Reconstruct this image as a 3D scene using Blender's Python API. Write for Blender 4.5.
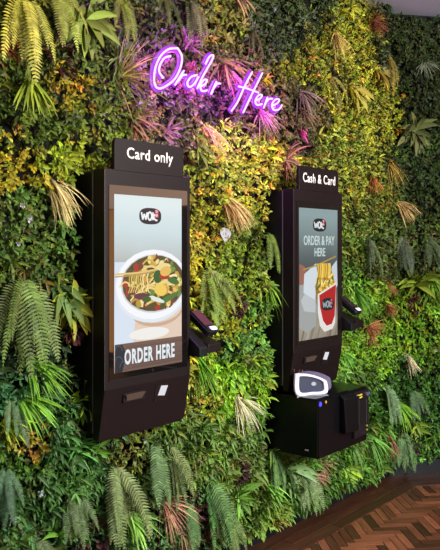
import bpy, bmesh, math, random
import numpy as np
from mathutils import Vector, Matrix

for _o in list(bpy.data.objects):
    bpy.data.objects.remove(_o, do_unlink=True)
S = bpy.context.scene
COL = S.collection
R = math.radians
random.seed(11)
RNG = np.random.default_rng(7)

# ---------------------------------------------------------------- camera
CY, CZ, FPX, HZ = -2.469, 1.58, 750.0, 247.0       # camera y, height, focal length in px, horizon row
TH = math.atan2(620.0, 750.0)                       # angle between view axis and the green wall
cam_d = bpy.data.cameras.new('camera')
cam = bpy.data.objects.new('camera', cam_d); COL.objects.link(cam)
cam.location = (0, CY, CZ)
cam.rotation_euler = (R(90), 0, TH - R(90))
cam_d.sensor_fit = 'VERTICAL'; cam_d.sensor_height = 36.0
cam_d.lens = 36.0 * FPX / 550.0
cam_d.shift_y = -(275.0 - HZ) / 550.0
cam_d.clip_start = 0.05
S.camera = cam

# ---------------------------------------------------------------- view and light
S.view_settings.view_transform = 'Standard'
S.view_settings.look = 'None'
S.view_settings.gamma = 1.0
S.view_settings.use_curve_mapping = False
S.view_settings.exposure = 0.0

w = bpy.data.worlds.new('world'); S.world = w; w.use_nodes = True
w.node_tree.nodes['Background'].inputs[0].default_value = (0.80, 0.80, 0.84, 1)
w.node_tree.nodes['Background'].inputs[1].default_value = 0.27

def area_light(name, loc, target, size, power, color, size_y=None):
    d = bpy.data.lights.new(name, 'AREA'); d.energy = power; d.color = color; d.size = size
    if size_y: d.shape = 'RECTANGLE'; d.size_y = size_y
    o = bpy.data.objects.new(name, d); COL.objects.link(o); o.location = loc
    o.rotation_euler = (Vector(target) - Vector(loc)).to_track_quat('-Z', 'Y').to_euler()
    return o
def spot_light(name, loc, target, power, color, angle, blend=0.9, radius=0.06):
    d = bpy.data.lights.new(name, 'SPOT'); d.energy = power; d.color = color
    d.spot_size = R(angle); d.spot_blend = blend; d.shadow_soft_size = radius
    o = bpy.data.objects.new(name, d); COL.objects.link(o); o.location = loc
    o.rotation_euler = (Vector(target) - Vector(loc)).to_track_quat('-Z', 'Y').to_euler()
    return o
area_light('daylight', (3.1, -4.4, 2.5), (2.5, 0, 0.9), 1.1, 300, (0.97, 0.98, 0.96))
spot_light('ceiling_spot', (3.0, -1.5, 3.15), (2.80, 0, 1.60), 95, (1.0, 0.88, 0.62), 60)
spot_light('ceiling_spot', (1.9, -1.5, 3.15), (1.80, 0, 2.30), 115, (1.0, 0.84, 0.56), 64)
spot_light('ceiling_spot', (4.0, -1.4, 3.15), (4.15, 0, 2.20), 85, (1.0, 0.88, 0.60), 56)

# ---------------------------------------------------------------- helpers
def px_ray(px, py):
    X = px - 220.0
    return (750 * math.cos(TH) * 1.0 + X * math.sin(TH),
            750 * math.sin(TH) - X * math.cos(TH), HZ - py)
def W(px, py, y=-0.10):
    """photo direction -> place on the wall-parallel plane at depth y"""
    dx, dy, dz = px_ray(px, py)
    t = (y - CY) / dy
    return Vector((dx * t, y, CZ + dz * t))

def tag(o, label=None, cat=None, group=None, kind=None):
    if label: o['label'] = label
    if cat: o['category'] = cat
    if group: o['group'] = group
    if kind: o['kind'] = kind
    return o
def empty(name, loc, label, cat, group=None, rot=(0, 0, 0)):
    o = bpy.data.objects.new(name, None); COL.objects.link(o)
    o.location = loc; o.rotation_euler = rot; o.empty_display_size = 0.05
    return tag(o, label, cat, group)

MATS = {}
def mat(name, color, rough=0.5, metal=0.0, spec=0.5, emit=None, estr=1.0, noise=0.0, nscale=20.0, bump=0.0, alpha=1.0, trans=0.0):
    if name in MATS: return MATS[name]
    m = bpy.data.materials.new(name); m.use_nodes = True
    nt = m.node_tree; b = nt.nodes['Principled BSDF']
    b.inputs['Base Color'].default_value = (*color, 1)
    b.inputs['Roughness'].default_value = rough
    b.inputs['Metallic'].default_value = metal
    b.inputs['Specular IOR Level'].default_value = spec
    b.inputs['Alpha'].default_value = alpha
    b.inputs['Transmission Weight'].default_value = trans
    if emit:
        b.inputs['Emission Color'].default_value = (*emit, 1)
        b.inputs['Emission Strength'].default_value = estr
    if noise or bump:
        tc = nt.nodes.new('ShaderNodeTexCoord'); n = nt.nodes.new('ShaderNodeTexNoise')
        n.inputs['Scale'].default_value = nscale; n.inputs['Detail'].default_value = 4
        nt.links.new(tc.outputs['Object'], n.inputs['Vector'])
        if noise:
            mx = nt.nodes.new('ShaderNodeHueSaturation'); mr = nt.nodes.new('ShaderNodeMapRange')
            mr.inputs['To Min'].default_value = 1 - noise; mr.inputs['To Max'].default_value = 1 + noise
            nt.links.new(n.outputs['Fac'], mr.inputs['Value'])
            nt.links.new(mr.outputs[0], mx.inputs['Value'])
            mx.inputs['Color'].default_value = (*color, 1)
            nt.links.new(mx.outputs[0], b.inputs['Base Color'])
        if bump:
            bp = nt.nodes.new('ShaderNodeBump'); bp.inputs['Strength'].default_value = bump
            bp.inputs['Distance'].default_value = 0.002
            nt.links.new(n.outputs['Fac'], bp.inputs['Height']); nt.links.new(bp.outputs[0], b.inputs['Normal'])
    MATS[name] = m
    return m
def glow(name, color, s=1.0):
    """a lit display pixel colour or lamp surface"""
    if name in MATS: return MATS[name]
    m = bpy.data.materials.new(name); m.use_nodes = True; nt = m.node_tree
    b = nt.nodes['Principled BSDF']
    b.inputs['Base Color'].default_value = (0.01, 0.01, 0.01, 1); b.inputs['Roughness'].default_value = 0.25
    b.inputs['Specular IOR Level'].default_value = 0.2
    b.inputs['Emission Color'].default_value = (*color, 1); b.inputs['Emission Strength'].default_value = s
    MATS[name] = m
    return m
def srgb(r, g, b):
    return tuple(((c / 255.0 + 0.055) / 1.055) ** 2.4 if c > 10 else c / 255.0 / 12.92 for c in (r, g, b))
def pix(r, g, b, s=1.0):
    return glow('display_%d_%d_%d' % (r, g, b), srgb(r, g, b), s)

class MB:
    """collects shapes for ONE mesh object"""
    def __init__(s): s.v = []; s.f = []; s.m = []; s.mats = []
    def mi(s, m):
        if m not in s.mats: s.mats.append(m)
        return s.mats.index(m)
    def add(s, vs, fs, m):
        k = len(s.v); i = s.mi(m)
        s.v += [tuple(v) for v in vs]; s.f += [tuple(a + k for a in f) for f in fs]; s.m += [i] * len(fs)
    def box(s, a, b, m, bevel=0.0, seg=2, M=None):
        bm = bmesh.new(); bmesh.ops.create_cube(bm, size=1)
        for v in bm.verts:
            v.co = Vector([(a[i] + b[i]) / 2 + v.co[i] * (b[i] - a[i]) for i in range(3)])
        if bevel: bmesh.ops.bevel(bm, geom=bm.edges[:], offset=bevel, segments=seg, affect='EDGES')
        if M is not None: bm.transform(M)
        s.bm(bm, m)
    def bm(s, bm, m):
        bm.verts.ensure_lookup_table(); bm.verts.index_update()
        s.add([v.co for v in bm.verts], [[v.index for v in f.verts] for f in bm.faces], m); bm.free()
    def poly(s, pts, m): s.add(pts, [tuple(range(len(pts)))], m)
    def extrude(s, front, back, m):
        n = len(front); vs = list(front) + list(back)
        fs = [tuple(range(n)), tuple(reversed(range(n, 2 * n)))]
        fs += [(i, i + n, (i + 1) % n + n, (i + 1) % n) for i in range(n)]
        s.add(vs, fs, m)
    def tube(s, pts, r, m, seg=8, flat=1.0, closed=False):
        pts = [Vector(p) for p in pts]; n = len(pts); rings = []
        for i, p in enumerate(pts):
            if closed: d = pts[(i + 1) % n] - pts[i - 1]
            else: d = pts[min(i + 1, n - 1)] - pts[max(i - 1, 0)]
            d.normalize()
            a = Vector((0, 1, 0)) if abs(d.y) < 0.9 else Vector((1, 0, 0))
            u = d.cross(a).normalized(); w_ = d.cross(u).normalized()
            rr = r[i] if isinstance(r, (list, tuple)) else r
            rings.append([p + u * math.cos(2 * math.pi * k / seg) * rr + w_ * math.sin(2 * math.pi * k / seg) * rr * flat for k in range(seg)])
        vs = [q for rg in rings for q in rg]; fs = []
        for i in range(n if closed else n - 1):
            j = (i + 1) % n
            for k in range(seg):
                k2 = (k + 1) % seg
                fs.append((i * seg + k, i * seg + k2, j * seg + k2, j * seg + k))
        if not closed:
            fs.append(tuple(reversed(range(seg)))); fs.append(tuple(range((n - 1) * seg, n * seg)))
        s.add(vs, fs, m)
    def build(s, name, parent=None, smooth=False, bevel=0.0, bseg=2, loc=None):
        me = bpy.data.meshes.new(name); me.from_pydata(s.v, [], s.f)
        for m in s.mats: me.materials.append(m)
        me.polygons.foreach_set('material_index', s.m)
        me.polygons.foreach_set('use_smooth', [smooth] * len(s.f)); me.update()
        b = bmesh.new(); b.from_mesh(me); bmesh.ops.recalc_face_normals(b, faces=b.faces[:]); b.to_mesh(me); b.free()
        o = bpy.data.objects.new(name, me); COL.objects.link(o)
        if parent: o.parent = parent
        if loc: o.location = loc
        if bevel:
            md = o.modifiers.new('bevel', 'BEVEL'); md.width = bevel; md.segments = bseg; md.limit_method = 'ANGLE'; md.angle_limit = R(40)
            md.harden_normals = False
        return o

def smooth_path(pts, sub=6, closed=False):
    pts = [Vector(p) for p in pts]; n = len(pts); out = []
    rng = range(n if closed else n - 1)
    for i in rng:
        if closed: p0, p1, p2, p3 = pts[i - 1], pts[i], pts[(i + 1) % n], pts[(i + 2) % n]
        else: p0, p1, p2, p3 = pts[max(i - 1, 0)], pts[i], pts[i + 1], pts[min(i + 2, n - 1)]
        for k in range(sub):
            t = k / sub
            out.append(0.5 * ((2 * p1) + (p2 - p0) * t + (2 * p0 - 5 * p1 + 4 * p2 - p3) * t * t + (3 * p1 - p0 - 3 * p2 + p3) * t ** 3))
    if not closed: out.append(pts[-1])
    return out
def rrect(x0, x1, z0, z1, rads, n=6):
    """outline counter-clockwise; rads = bottom-left, bottom-right, top-right, top-left"""
    out = []
    for (cx, cz, r, a0) in ((x0, z0, rads[0], 180), (x1, z0, rads[1], 270), (x1, z1, rads[2], 0), (x0, z1, rads[3], 90)):
        if r <= 0: out.append((cx, cz)); continue
        ox = cx + r if cx == x0 else cx - r; oz = cz + r if cz == z0 else cz - r
        for k in range(n + 1):
            a = R(a0 + 90 * k / n); out.append((ox + r * math.cos(a), oz + r * math.sin(a)))
    return out

def text_mesh(name, body, m, width, height, centre, y, parent, bold=0.0, shear=0.0, depth=0.0008, spacing=1.0):
    """flat raised lettering on a plane facing -y"""
    c = bpy.data.curves.new(name, 'FONT'); c.body = body; c.size = 1.0; c.offset = bold
    c.extrude = 0.0; c.resolution_u = 3; c.align_x = 'LEFT'; c.space_character = spacing; c.shear = shear
    t = bpy.data.objects.new(name, c); COL.objects.link(t)
    bpy.context.view_layer.update()
    dg = bpy.context.evaluated_depsgraph_get()
    me = bpy.data.meshes.new_from_object(t.evaluated_get(dg))
    bpy.data.objects.remove(t, do_unlink=True)
    xs = [v.co.x for v in me.vertices]; ys = [v.co.y for v in me.vertices]
    x0, x1, y0, y1 = min(xs), max(xs), min(ys), max(ys)
    for v in me.vertices:
        v.co = Vector((centre[0] + ((v.co.x - x0) / (x1 - x0) - 0.5) * width, y, centre[1] + ((v.co.y - y0) / (y1 - y0) - 0.5) * height))
    bm = bmesh.new(); bm.from_mesh(me)
    r = bmesh.ops.extrude_face_region(bm, geom=bm.faces[:])
    for e in r['geom']:
        if isinstance(e, bmesh.types.BMVert): e.co.y -= depth
    bmesh.ops.recalc_face_normals(bm, faces=bm.faces[:])
    bm.to_mesh(me); bm.free()
    me.materials.clear(); me.materials.append(m)
    for p in me.polygons: p.material_index = 0
    o = bpy.data.objects.new(name, me); COL.objects.link(o); o.parent = parent
    return o

# ---------------------------------------------------------------- structure
CEIL = 3.215
CORNER = Vector((4.76, 0, 0))
D2 = Vector((0.776, -0.630, 0)).normalized()         # direction of the turned wall
N2 = Vector((-D2.y, D2.x, 0)) * -1                   # its outward normal (into the room)
if N2.y > 0: N2 = -N2
backing = mat('dark_backing', (0.006, 0.008, 0.005), 0.95)
plinth_m = mat('black_plinth', (0.006, 0.007, 0.010), 0.45, noise=0.2)
b = MB(); b.box((-0.5, 0.0, 0), (4.76, 0.08, CEIL), backing)
tag(b.build('wall_back'), kind='structure')
def slab(p0, d, n, length, z0, z1, t, m):
    a = p0; c = p0 + d * length
    mb = MB()
    fr = [a + Vector((0, 0, z0)), c + Vector((0, 0, z0)), c + Vector((0, 0, z1)), a + Vector((0, 0, z1))]
    mb.extrude(fr, [p + n * t for p in fr], m); return mb
tag(slab(CORNER, D2, N2, 1.9, 0, CEIL, -0.08, backing).build('wall_right'), kind='structure')
b = MB(); b.box((-0.5, -0.075, 0), (4.735, 0, 0.10), plinth_m)
tag(b.build('baseboard_back'), kind='structure')
tag(slab(CORNER - D2 * 0.0, D2, N2, 1.9, 0, 0.10, 0.075, plinth_m).build('baseboard_right'), kind='structure')
ceil_m = mat('grey_ceiling', (0.62, 0.61, 0.68), 0.9, noise=0.06, nscale=4)
b = MB(); b.box((-0.5, -6.2, CEIL), (7.2, 0.4, CEIL + 0.08), ceil_m)
tag(b.build('ceiling'), kind='structure')
# floor: herringbone parquet at 45 degrees, with border boards along the walls
def wood_mat(name, scale, lo, hi, rough):
    m = bpy.data.materials.new(name); m.use_nodes = True; nt = m.node_tree; N = nt.nodes; L = nt.links
    p = N['Principled BSDF']; p.inputs['Roughness'].default_value = rough
    g = N.new('ShaderNodeNewGeometry'); ramp = N.new('ShaderNodeValToRGB'); L.new(g.outputs['Random Per Island'], ramp.inputs[0])
    ramp.color_ramp.elements[0].color = (*lo, 1); ramp.color_ramp.elements[1].color = (*hi, 1)
    uv = N.new('ShaderNodeUVMap'); mp = N.new('ShaderNodeMapping'); mp.inputs['Scale'].default_value = scale
    n = N.new('ShaderNodeTexNoise'); n.inputs['Scale'].default_value = 1.0; n.inputs['Detail'].default_value = 6; n.inputs['Roughness'].default_value = 0.65
    L.new(uv.outputs[0], mp.inputs[0]); L.new(mp.outputs[0], n.inputs['Vector'])
    mr = N.new('ShaderNodeMapRange'); mr.inputs['From Min'].default_value = 0.3; mr.inputs['From Max'].default_value = 0.7
    mr.inputs['To Min'].default_value = 0.45; mr.inputs['To Max'].default_value = 1.5; L.new(n.outputs['Fac'], mr.inputs[0])
    hs = N.new('ShaderNodeHueSaturation'); L.new(ramp.outputs[0], hs.inputs['Color']); L.new(mr.outputs[0], hs.inputs['Value'])
    L.new(hs.outputs[0], p.inputs['Base Color'])
    bp = N.new('ShaderNodeBump'); bp.inputs['Strength'].default_value = 0.25; bp.inputs['Distance'].default_value = 0.001
    L.new(n.outputs['Fac'], bp.inputs['Height']); L.new(bp.outputs[0], p.inputs['Normal'])
    return m
wood = wood_mat('herringbone_wood', (6, 70, 1), (0.045, 0.015, 0.008), (0.30, 0.098, 0.046), 0.40)
border = wood_mat('border_board_wood', (2.5, 50, 1), (0.040, 0.015, 0.008), (0.085, 0.030, 0.015), 0.38)
def build_floor():
    vs, fs, uvs, mi = [], [], [], []
    def plank(cx, cy, ang, L, Wd, k, z=0.0):
        c, s = math.cos(ang), math.sin(ang); g = 0.0022
        h = [(-L / 2 + g, -Wd / 2 + g), (L / 2 - g, -Wd / 2 + g), (L / 2 - g, Wd / 2 - g), (-L / 2 + g, Wd / 2 - g)]
        j = len(vs); off = random.random() * 50
        for (a, b_) in h: vs.append((cx + a * c - b_ * s, cy + a * s + b_ * c, z))
        for (a, b_) in h: vs.append((cx + a * c - b_ * s, cy + a * s + b_ * c, z - 0.012))
        for f in ((0, 1, 2, 3), (0, 4, 5, 1), (1, 5, 6, 2), (2, 6, 7, 3), (3, 7, 4, 0)):
            fs.append(tuple(j + q for q in f)); mi.append(k)
            for q in f: uvs.append((h[q % 4][0] + off, h[q % 4][1] + off * 0.37))
    Lp, Wp = 0.20, 0.0497
    n = int(round(Lp / Wp)); a45 = R(-45 + 0)
    ca, sa = math.cos(a45), math.sin(a45); ox, oy = 3.2, -1.6
    for i in range(-150, 150):
        for j in range(-20, 21):
            # herringbone lattice: unit step (Wp, Wp) along the stair, column step (L, -L)... in plank axes
            bx = i * Wp + j * Lp; by = i * Wp - j * Lp
            for (px_, py_, vert) in ((bx + Lp / 2, by + Wp / 2, 0), (bx + Wp / 2 , by + Wp + Lp / 2, 1)):
                X = ox + px_ * ca - py_ * sa; Y = oy + px_ * sa + py_ * ca
                if X < -0.3 or X > 6.6 or Y < -5.5 or Y > -0.1: continue
                # stay inside the border boards
                q = Vector((X, Y, 0)) - CORNER
                if Y > -0.17 - 0.0 or q.dot(N2) < 0.17: continue
                plank(X, Y, a45 + (R(90) if vert else 0), Lp, Wp, 0)
    x = -0.5
    while x < 4.7:                                    # border boards, laid end to end along the back wall
        l = 1.15
        for r_ in range(3): plank(x + l / 2 + 0.37 * r_, -0.075 - 0.04 - 0.08 * r_, 0, l, 0.08, 1, z=0.0025)
        x += l
    ang = math.atan2(D2.y, D2.x)
    for k in range(2):
        for r_ in range(3):
            p = CORNER + D2 * (0.05 + 0.6 + 1.15 * k) + N2 * (0.075 + 0.04 + 0.08 * r_)
            plank(p.x, p.y, ang, 1.15, 0.08, 1, z=0.004)
    j = len(vs)
    vs.extend([(-0.5, -6.2, -0.013), (7.2, -6.2, -0.013), (7.2, 0.4, -0.013), (-0.5, 0.4, -0.013)])
    fs.append((j, j + 1, j + 2, j + 3)); mi.append(2); uvs.extend([(0, 0)] * 4)
    me = bpy.data.meshes.new('floor'); me.from_pydata(vs, [], fs)
    me.materials.append(wood); me.materials.append(border); me.materials.append(mat('floor_joint', (0.008, 0.005, 0.004), 0.9))
    me.polygons.foreach_set('material_index', mi)
    uvl = me.uv_layers.new(name='UVMap'); uvl.data.foreach_set('uv', [c for u in uvs for c in u]); me.update()
    o = bpy.data.objects.new('floor', me); COL.objects.link(o); tag(o, kind='structure')
build_floor()
# the far side of the restaurant, seen only as a reflection in the kiosk glass
b = MB(); b.box((7.2, -6.2, 0), (7.3, 0.4, CEIL), mat('far_wall_wood', (0.16, 0.08, 0.045), 0.6, noise=0.3, nscale=3))
tag(b.build('wall_front'), kind='structure')
b = MB(); b.box((7.16, -6.1, 2.12), (7.2, -4.3, 2.62), glow('warm_glow_panel', (1.0, 0.62, 0.45), 2.6))  # unseen glowing panel, added to put a warm strip in the glass reflection
tag(b.build('glow_panel_1'), kind='structure')
b = MB(); b.box((7.16, -6.12, 0.1), (7.2, -5.75, 2.1), glow('amber_lit_panel', (1.0, 0.42, 0.12), 2.2))  # second unseen panel, added for the orange reflection at the glass edge
tag(b.build('glow_panel_2'), kind='structure')
# ---------------------------------------------------------------- kiosks
KX1, KX2 = 1.966, 3.277                               # left edges
KW, KF = 0.50, -0.26                                  # width, front plane
casing = mat('brown_black_casing', (0.0095, 0.0046, 0.0054), 0.46, spec=0.22, noise=0.06, nscale=6)
casing2 = mat('dark_rear_casing', (0.007, 0.006, 0.007), 0.45, spec=0.3)
glass = mat('black_glass', (0.006, 0.005, 0.005), 0.03, spec=1.0)
white_l = mat('white_lettering', (0.80, 0.74, 0.72), 0.5, emit=(0.9, 0.8, 0.78), estr=0.12)
slotm = mat('slot_black', (0.008, 0.007, 0.007), 0.3)

def wok_logo(name, parent, cx, cz, wd, hg, y, tone, tilt=0.0):
    """dark rounded badge with white letters and a small red tile"""
    mb = MB(); pts = []
    for k in range(28):
        a = 2 * math.pi * k / 28; e = 2 / 2.7
        ca, sa = math.cos(a), math.sin(a)
        pts.append((cx + wd / 2 * math.copysign(abs(ca) ** e, ca), y, cz + hg / 2 * math.copysign(abs(sa) ** e, sa)))
    mb.extrude(pts, [(p[0], p[1] + 0.0004, p[2]) for p in pts], tone[0])
    rx, rz = cx + wd * 0.285, cz + hg * 0.17
    q = [(rx - wd * .085, y - .0004, rz - hg * .24), (rx + wd * .085, y - .0004, rz - hg * .24), (rx + wd * .085, y - .0004, rz + hg * .24), (rx - wd * .085, y - .0004, rz + hg * .24)]
    mb.poly(q, tone[1])
    lw = wd * 0.034; yy = y - 0.0006
    def st(ps, r=lw, m=None):
        mb.tube([(cx + a * wd, yy, cz + b_ * hg) for a, b_ in ps], r, m or tone[2], 6, flat=0.12)
    st([(-.41, .22), (-.35, -.22)]); st([(-.35, -.22), (-.28, .12)]); st([(-.28, .12), (-.21, -.22)]); st([(-.21, -.22), (-.15, .22)])
    st([(-.03 + .085 * math.cos(a * math.pi / 6), .24 * math.sin(a * math.pi / 6)) for a in range(13)])
    st([(.11, .24), (.11, -.24)]); st([(.115, -.04), (.20, .12)]); st([(.14, .0), (.19, -.18), (.25, -.24), (.31, -.23)])
    # TO over GO on the red tile
    def tiny(ps): st(ps, wd * 0.009)
    tiny([(.235, .37), (.275, .37)]); tiny([(.255, .37), (.255, .22)]); tiny([(.285, .30), (.305, .37), (.328, .30), (.305, .22), (.285, .30)])
    tiny([(.275, .12), (.25, .14), (.235, .06), (.25, -.02), (.275, 0), (.275, .05), (.26, .05)]); tiny([(.285, .06), (.305, .14), (.328, .06), (.305, -.02), (.285, .06)])
    return mb.build(name, parent)

def make_kiosk(x0, label):
    root = empty('order_kiosk', (0, 0, 0), label, 'kiosk', 'wall-mounted ordering kiosks')
    # rear cabinet
    mb = MB(); mb.box((x0 + 0.004, -0.186, 0.842), (x0 + KW - 0.004, -0.004, 1.880), casing2)
    mb.build('rear_cabinet', root, bevel=0.004)
    mb = MB(); mb.box((x0 - 0.0015, -0.1925, 0.842), (x0 + 0.0035, -0.1885, 1.880), mat('seam_sheen', (.16, .14, .16), .35, metal=.5)); tag(mb.build('seam_highlight', root), 'thin pale highlight line along the seam')  # pale strip painting the highlight that runs along the side seam
    mb = MB(); mb.box((x0 - 0.0012, KF - 0.0012, 1.022), (x0 + 0.0015, KF + 0.0015, 1.884), mat('edge_sheen', (.09, .065, .065), .3, metal=.5)); mb.build('pale_edge', root)  # lighter strip standing in for the sheen on the front bevel
    # front housing with a chin that leans back
    mb = MB()
    top, kink, bot = 1.888, 1.019, 0.812
    def yf(z): return KF if z >= kink else KF + 0.036 * (kink - z) / (kink - bot)
    low = rrect(0, KW, bot, kink, (0.010, 0.030, 0, 0))
    up = rrect(0, KW, kink, top, (0, 0, 0.006, 0.006), 3)
    n = len(low)
    outline = [p for p in low if p[1] < kink - 1e-6]
    outline_u = [p for p in up if p[1] > kink + 1e-6]
    full = outline + [(KW, kink)] + outline_u + [(0, kink)]
    F = [(x0 + a, yf(z), z) for a, z in full]; B = [(x0 + a, -0.192, z) for a, z in full]
    nn = len(full); vs = F + B
    il = list(range(len(outline))); kr = len(outline); iu = list(range(kr + 1, kr + 1 + len(outline_u))); kl = nn - 1
    fs = [tuple(il + [kr, kl]), tuple([kr] + iu + [kl]), tuple(reversed(range(nn, 2 * nn)))]
    fs += [(i, i + nn, (i + 1) % nn + nn, (i + 1) % nn) for i in range(nn)]
    mb.add(vs, fs, casing)
    mb.build('front_housing', root, bevel=0.0035, bseg=3)
    # glass and lit screen
    mb = MB(); g = rrect(x0 + 0.022, x0 + KW - 0.022, 1.056, 1.825, (0.004,) * 4, 3)
    mb.extrude([(a, KF - 0.0025, z) for a, z in g], [(a, KF + 0.002, z) for a, z in g], glass)
    gp = mb.build('glass_panel', root)
    mb = MB(); mb.box((x0 + 0.022, KF - 0.0032, 1.052), (x0 + KW - 0.022, KF + 0.001, 1.056), casing2)
    mb.build('glass_trim', root)
    # header sign
    mb = MB(); h = rrect(x0 + 0.051, x0 + 0.455, 1.884, 2.014, (0, 0, 0.022, 0.022))
    mb.extrude([(a, -0.2615, z) for a, z in h], [(a, -0.244, z) for a, z in h], casing)
    hs = mb.build('header_sign', root, bevel=0.0015)
    # chin: receipt slot with lip, code scanner window, camera dot
    M = Matrix.Translation((0, 0, 0))
    mb = MB(); mb.box((x0 + 0.102, KF + 0.002, 0.956), (x0 + 0.222, KF + 0.02, 0.992), slotm)
    rs = mb.build('receipt_slot', root)
    lip = mat('slot_lip', (0.10, 0.065, 0.05), 0.35)
    mb = MB(); p = [(x0 + .106, 0.987), (x0 + .216, 0.987), (x0 + .204, 0.960), (x0 + .120, 0.960)]
    mb.extrude([(a, KF + (-0.012 if z > .97 else 0.002), z) for a, z in p], [(a, KF + 0.012, z) for a, z in p], lip)
    mb.build('slot_lip', rs, bevel=0.001)
    mb = MB(); q = rrect(x0 + 0.286, x0 + 0.366, 0.925, 1.0, (.006,) * 4, 3)
    mb.extrude([(a, yf(z) - 0.002, z) for a, z in q], [(a, yf(z) + 0.006, z) for a, z in q], slotm)
    sc = mb.build('scanner_recess', root)
    mb = MB(); q = [(x0 + .306, .954), (x0 + .346, .948), (x0 + .360, .990), (x0 + .320, .994)]
    mb.extrude([(a, yf(z) - 0.0035, z) for a, z in q], [(a, yf(z) - 0.001, z) for a, z in q], glow('scanner_light', (0.85, 0.82, 0.9), 0.9))
    tag(mb.build('scanner_window', sc), 'glowing white scanner window')
    mb = MB(); c = [(x0 + .262 + .007 * math.cos(k * math.pi / 6), 1.068 + .007 * math.sin(k * math.pi / 6)) for k in range(12)]
    mb.extrude([(a, KF - .0045, z) for a, z in c], [(a, KF - .002, z) for a, z in c], slotm)
    mb.build('camera_lens', root)
    # bracket that carries the card terminal
    mb = MB(); x1 = x0 + KW
    prof = [(-0.150, 1.235), (-0.205, 1.225), (-0.325, 1.140), (-0.325, 1.100), (-0.150, 1.100)]
    mb.extrude([(x1 - 0.01, a, z) for a, z in prof], [(x1 + 0.045, a, z) for a, z in prof], casing2)
    prof = [(-0.130, 1.205), (-0.185, 1.198), (-0.325, 1.150), (-0.325, 1.112), (-0.130, 1.112)]
    mb.extrude([(x1 + 0.0455, a, z) for a, z in prof], [(x1 + 0.135, a, z) for a, z in prof], casing)
    mb.build('terminal_bracket', root, bevel=0.004)
    return root, hs

def make_screen(root, x0):
    return x0 + 0.048, x0 + 0.439, 1.081, 1.789

def pict_grad(name, stops):
    """display picture background: colour by height on the display"""
    m = bpy.data.materials.new(name); m.use_nodes = True; nt = m.node_tree; N = nt.nodes; L = nt.links
    p = N['Principled BSDF']; p.inputs['Base Color'].default_value = (0.01, 0.01, 0.01, 1); p.inputs['Roughness'].default_value = 0.25; p.inputs['Specular IOR Level'].default_value = 0.2
    tc = N.new('ShaderNodeTexCoord'); sp = N.new('ShaderNodeSeparateXYZ'); mr = N.new('ShaderNodeMapRange')
    mr.inputs['From Min'].default_value = 1.081; mr.inputs['From Max'].default_value = 1.789
    ns = N.new('ShaderNodeTexNoise'); ns.inputs['Scale'].default_value = 5; ns.inputs['Detail'].default_value = 2
    ad = N.new('ShaderNodeMath'); ad.operation = 'MULTIPLY_ADD'; ad.inputs[1].default_value = 0.10; 
    L.new(tc.outputs['Object'], sp.inputs[0]); L.new(tc.outputs['Object'], ns.inputs['Vector'])
    L.new(sp.outputs[2], mr.inputs[0]); L.new(ns.outputs['Fac'], ad.inputs[0]); L.new(mr.outputs[0], ad.inputs[2])
    ramp = N.new('ShaderNodeValToRGB'); cr = ramp.color_ramp
    cr.elements[0].position = stops[0][0]; cr.elements[0].color = (*srgb(*stops[0][1]), 1)
    cr.elements[1].position = stops[-1][0]; cr.elements[1].color = (*srgb(*stops[-1][1]), 1)
    for s, c in stops[1:-1]:
        e = cr.elements.new(s); e.color = (*srgb(*c), 1)
    L.new(ad.outputs[0], ramp.inputs[0]); L.new(ramp.outputs[0], p.inputs['Emission Color']); p.inputs['Emission Strength'].default_value = 1.0
    return m

def clipper(u0, u1, v0, v1):
    def clip(poly):
        for ax, lim, sg in ((0, u0, 1), (0, u1, -1), (1, v0, 1), (1, v1, -1)):
            out = []
            for i in range(len(poly)):
                a, b_ = poly[i - 1], poly[i]
                ia, ib = (a[ax] - lim) * sg >= 0, (b_[ax] - lim) * sg >= 0
                if ia != ib:
                    t = (lim - a[ax]) / (b_[ax] - a[ax]); out.append((a[0] + (b_[0] - a[0]) * t, a[1] + (b_[1] - a[1]) * t))
                if ib: out.append(b_)
            poly = out
            if len(poly) < 3: return []
        return poly
    return clip
CLIP = clipper(0, 1, 0, 1)
class Pic:
    """flat printed shapes on the display, in fractions of the screen"""
    def __init__(s, box, y): s.x0, s.x1, s.z0, s.z1 = box; s.y = y; s.mb = MB(); s.k = 0
    def poly(s, pts, m):
        pts = CLIP(pts)
        if len(pts) < 3: return
        s.k += 1; y = s.y - 0.000003 * s.k
        s.mb.poly([(s.x0 + u * (s.x1 - s.x0), y, s.z0 + v * (s.z1 - s.z0)) for u, v in pts], m)
    def ell(s, cu, cv, ru, rv, m, a0=0, n=24, rot=0):
        asp = (s.x1 - s.x0) / (s.z1 - s.z0); c, si = math.cos(rot), math.sin(rot); pts = []
        for k in range(n):
            a = a0 + 2 * math.pi * k / n; x = ru * math.cos(a); y = rv / asp * math.sin(a)
            pts.append((cu + x * c - y * si, cv + (x * si + y * c) * asp))
        s.poly(pts, m)
    def line(s, pts, wdt, m):
        pts = [Vector((p[0], p[1], 0)) for p in pts]; pts = smooth_path(pts, 4) if len(pts) > 2 else pts
        asp = (s.x1 - s.x0) / (s.z1 - s.z0)
        for i in range(len(pts) - 1):
            a, b_ = pts[i], pts[i + 1]; d = Vector(((b_.x - a.x) * asp, b_.y - a.y, 0))
            if d.length < 1e-6: continue
            d.normalize(); n = Vector((-d.y / asp, d.x, 0)) * wdt * asp / 2
            e = Vector((d.x / asp, d.y, 0)) * wdt * asp * 0.2
            s.poly([tuple(q[:2]) for q in (a - n - e, b_ - n + e, b_ + n + e, a + n - e)], m)

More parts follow.
